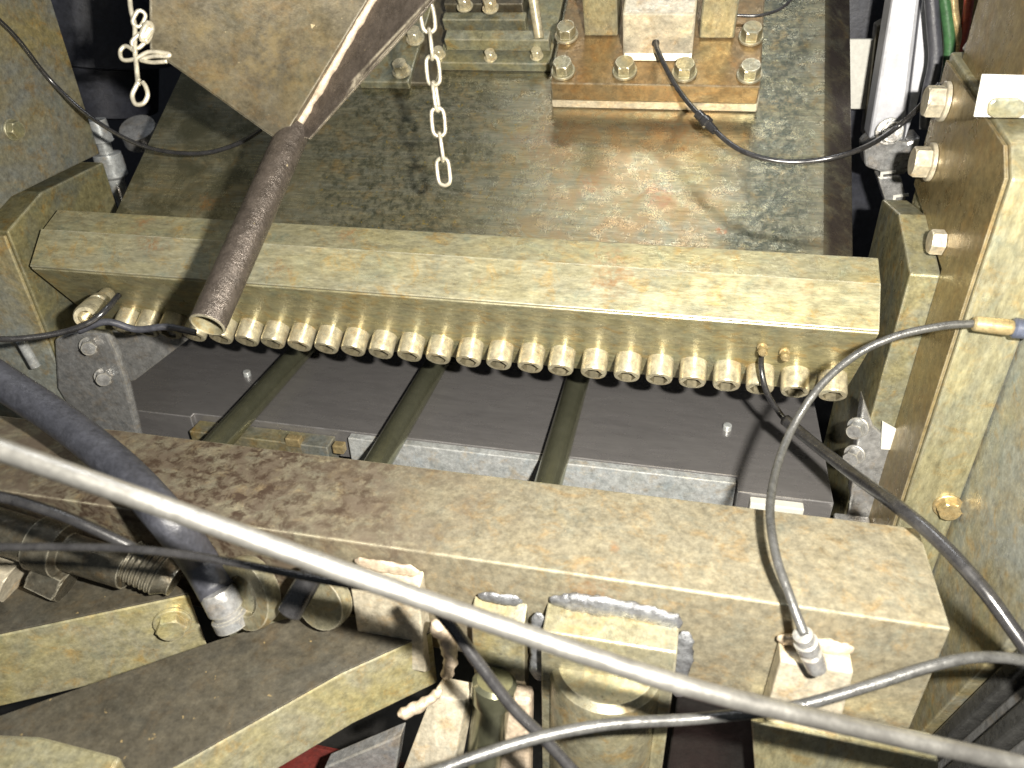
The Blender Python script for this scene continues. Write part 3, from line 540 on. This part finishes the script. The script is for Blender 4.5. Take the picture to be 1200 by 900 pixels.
a, b = yp(338, 720, 0.245), yp(368, 668, 0.262); cyl('black_pin', a, b, 0.0068, M['cable'], t, 20)
a = yp(385, 700, 0.268); lathe('eye_plate', a, (-0.2, -1, 0.35), [(0, .016), (.006, .0165), (.009, .0155)], M['lug'], t, 24)
box('eye_base', -0.245, -0.165, 0.262, 0.2798, 0.19, 0.245, M['zinc_green'], t, 0.002)
# under the lugs
t = thing('cream_link', 'pale flat link plate in the gap below the lugs', 'link', yp(500, 880, 0.24))
prism('link_plate', [yp(505, 815, 0.25), yp(545, 823, 0.25), yp(520, 960, 0.22), yp(450, 960, 0.22)], (0.004, 0.012, 0.002), M['cast'], t, 0.001)
t = thing('piston_rod', 'short shiny piston rod standing under the middle lug', 'rod', yp(565, 880, 0.262))
a, b = yp(580, 797, 0.258), yp(555, 980, 0.232); ax = b-a; L = ax.length
lathe('rod_body', a, ax, [(0, .010), (.002, .0125), (.012, .0125), (.016, .0105), (L, .0105)], M['guide'], t, 24)
tag(prism('rough_block', [yp(592, 820, 0.262), yp(622, 822, 0.262), yp(620, 960, 0.24), yp(580, 960, 0.24)], (0, 0.012, 0), M['weldtan'], None, 0.003), 'rough pale block standing next to the shiny piston rod', 'block')
tag(box('red_housing', 0.022, 0.064, 0.23, 0.30, 0.0, 0.11, M['redpaint'], None, 0.004), 'dark red painted part down in the gap under the beam', 'housing')
tag(box('red_housing', -0.24, -0.13, 0.20, 0.28, 0.0, 0.10, M['redpaint'], None, 0.004), 'dark red part deep below the weld drips', 'housing')
tag(prism('grey_plate', [yp(380, 900, 0.235), yp(470, 862, 0.25), yp(455, 960, 0.24), yp(360, 980, 0.225)], (0, 0.01, 0), M['steel'], None, 0.001), 'grey steel plate under the wide arm', 'plate')
# ------------------------------------------------------------------ rods, hoses and cables in front
o = thing('long_rod', 'long bright steel rod crossing in front of everything', 'rod', dp(600, 712, 0.28))
tube('rod_body', ext([dp(-60, 506, 0.255), dp(0, 527, 0.257), dp(200, 597, 0.263), dp(400, 669, 0.271), dp(600, 738, 0.279), dp(800, 803, 0.287), dp(1000, 852, 0.295), dp(1260, 910, 0.303)], 0.22, 0.15), lambda q: 0.0038-0.0001*q, M['chrome'], o, 20)
o = thing('hydraulic_hose', 'thick black rubber hose bending over the cross beam', 'hose', hp(140, 545, .33))
hz = [(-50, 415, .372), (0, 446, .358), (70, 492, .342), (140, 548, .333), (195, 607, .326)]
pts = [hp(a, b, z) for a, b, z in hz] + [yp(232, 655, 0.262), yp(255, 694, 0.252)]
tube('hose_body', ext(pts, 0.22), lambda q: 0.0112-0.0012*q, M['rubber'], o, 24, 10)
e = pts[-1]; d = (yp(275, 735, 0.248)-e)
lathe('ferrule', e-d.normalized()*0.002, d, [(0, .0085), (.003, .0098), (.013, .0098), (.014, .0082), (.017, .0082), (.018, .010), (.024, .010), (.026, .007)], M['steel'], o, 24)
o = thing('grease_line', 'thin grease line looping from the post to the grease lug', 'hose', yp(957, 790, BY0-0.015))
pts = [dp(1142, 379, 0.428), dp(1105, 382, 0.43), dp(1050, 394, 0.435), dp(1000, 418, 0.44), dp(955, 460, 0.44), dp(920, 520, 0.435), dp(903, 585, 0.405), dp(908, 645, 0.375), dp(926, 700, 0.36), dp(943, 745, 0.352)]
tube('line_body', pts, 0.0023, M['greycable'], o, 12, 10)
a = dp(1140, 379, 0.428); b = dp(1186, 384, 0.424); ax = b-a; L = ax.length
lathe('brass_sleeve', a, ax, [(0, .0032), (.001, .0042), (L*.9, .0046), (L, .004)], M['brass'], o, 18)
lathe('blue_collar', b, ax, [(0, .0045), (.001, .0058), (.008, .0055), (.009, .0035)], M['blue'], o, 18)
a = dp(940, 742, 0.3525); b = dp(957, 782, 0.366); ax = b-a; L = ax.length
lathe('end_fitting', a, ax, [(0, .003), (.001, .0046), (.006, .0046), (.0065, .0056), (.011, .0056), (.0115, .0042), (.015, .0042), (.016, .0052), (.022, .0052), (L, .005)], M['steel'], o, 18)
o = thing('grease_hose', 'dark hose running from the bar nipple over the beam end', 'hose', dp(985, 545, 0.5))
tube('thin_end', [dp(893, 408, 0.555), dp(892, 430, 0.545), dp(898, 458, 0.545), dp(912, 482, 0.55), dp(924, 496, 0.55)], 0.0021, M['cable'], o, 12)
tube('hose_body', [dp(920, 492, 0.55), dp(950, 517, 0.53), dp(1000, 556, 0.48), dp(1050, 592, 0.415), dp(1100, 634, 0.39), dp(1150, 688, 0.37), dp(1185, 735, 0.36), dp(1230, 800, 0.35), dp(1290, 890, 0.34)], lambda q: 0.0042-0.0008*q, M['cable'], o, 16)
EXT = {'grey_cable': (0.1, 0.12), 'black_cable': (0, 0.12), 'thin_cable': (0.2, 0), 'twin_cable': (0.2, 0), 'nipple_cable': (0.2, 0), 'slack_cable': (0.12, 0), 'short_wire': (0, 0.05)}
for nm, lab, pts, r, m in (
    ('grey_cable', 'dirty grey cable sagging across below the lugs', [dp(470, 920, 0.315), dp(560, 886, 0.32), dp(640, 862, 0.325), dp(720, 848, 0.33), dp(820, 842, 0.335), (dp(930, 828, 0.335)), dp(1020, 803, 0.335), dp(1100, 778, 0.335), dp(1160, 770, 0.335), dp(1250, 780, 0.335)], 0.0025, 'greycable'),
    ('black_cable', 'black cable slanting down from the silver rod past the lugs', [dp(500, 700, 0.335), dp(530, 735, 0.335), dp(560, 776, 0.335), dp(600, 828, 0.335), (dp(640, 868, 0.335)), dp(700, 935, 0.335)], 0.0027, 'cable'),
    ('thin_cable', 'thin glossy black cable level below the hose', [dp(-40, 641, 0.31), dp(60, 641, 0.31), dp(150, 643, 0.31), dp(230, 652, 0.31), dp(310, 666, 0.31), dp(380, 680, 0.31), dp(440, 690, 0.31), dp(480, 703, 0.31)], 0.0017, 'cable'),
    ('twin_cable', 'dark cable dropping towards the hinge shaft', [dp(-40, 572, 0.325), dp(20, 587, 0.328), dp(80, 607, 0.33), dp(140, 634, 0.335), dp(170, 650, 0.338)], 0.0024, 'cable'),
    ('sensor_cable', 'thin black sensor cable arching over the slide plate', [tp(768, 45, .03), tp(772, 62, .03), tp(795, 105, .022), tp(828, 143, .02), tp(870, 177, .02), tp(930, 190, .02), tp(1000, 178, .025), yp(1050, 150, 0.62), yp(1085, 118, 0.60), yp(1102, 98, 0.60)], 0.0019, 'cable'),
    ('slack_cable', 'thin dark cable sagging from the post to the chute', [xp(-20, 5, LX+0.004), xp(20, 45, LX+0.004), xp(60, 95, LX+0.006), tp(110, 140, .03), tp(170, 172, .015), tp(230, 180, .01), tp(275, 170, .01), tp(310, 150, .02)], 0.0018, 'cable'),
    ('nipple_cable', 'thin black line leading off from the bar end fitting', [dp(-40, 398, 0.50), dp(20, 397, 0.51), dp(70, 390, 0.52), dp(105, 378, 0.525), dp(125, 362, 0.53), dp(139, 346, 0.545)], 0.0021, 'cable'),
    ('black_tube', 'short black tube tucked under the screws by the bar end', [dp(92, 388, 0.545), dp(125, 377, 0.545), dp(160, 386, 0.55), dp(195, 383, 0.55), dp(230, 390, 0.56)], 0.0025, 'rubber'),
    ('short_wire', 'short thin black wire at the top corner of the bracket', [tp(862, 18, .02), tp(890, 18, .02), tp(915, 10, .02), tp(935, -8, .02)], 0.0012, 'cable')):
    tag(tube(nm, ext(pts, *EXT.get(nm, (0, 0))), r, M[m], None, 14, 10), lab, 'cable')
o = thing('cable_connector', 'small black inline connector on the sensor cable', 'connector', tp(828, 143, .02))
a, b = tp(817, 132, .021), tp(838, 154, .020); ax = b-a; L = ax.length
lathe('connector_body', a, ax, [(0, .0022), (.001, .0036), (L*.35, .0036), (L*.4, .0046), (L*.6, .0046), (L*.65, .0034), (L, .0028)], M['cable'], o, 14)
lathe('sensor_plug', tp(769, 42, .028), tp(768, 56, .03)-tp(769, 42, .028), [(0, .003), (.001, .0042), (.006, .0042), (.0075, .003), (.010, .003)], M['cable'], o, 14)
o = thing('elbow_fitting', 'brass elbow fitting screwed in at the end of the bar', 'fitting', yp(112, 352, 0.46))
d = ray(126, 345); a = CAM+d*((E0-U*0.006-CAM).dot(U)/d.dot(U)); b = a+(dp(100, 372, 0.55)-a)*1.0
ax = (b-a); L = ax.length
lathe('elbow_body', a, ax, [(0, .005), (.001, .006), (L*.25, .006), (L*.28, .0045), (L*.36, .0045), (L*.38, .0080), (L*.50, .0080), (L*.52, .0062), (L*.58, .0062), (L*.60, .0086), (L*.96, .0088), (L, .0076), (L, .005), (L*.8, .0048)], M['screw'], o, 20)
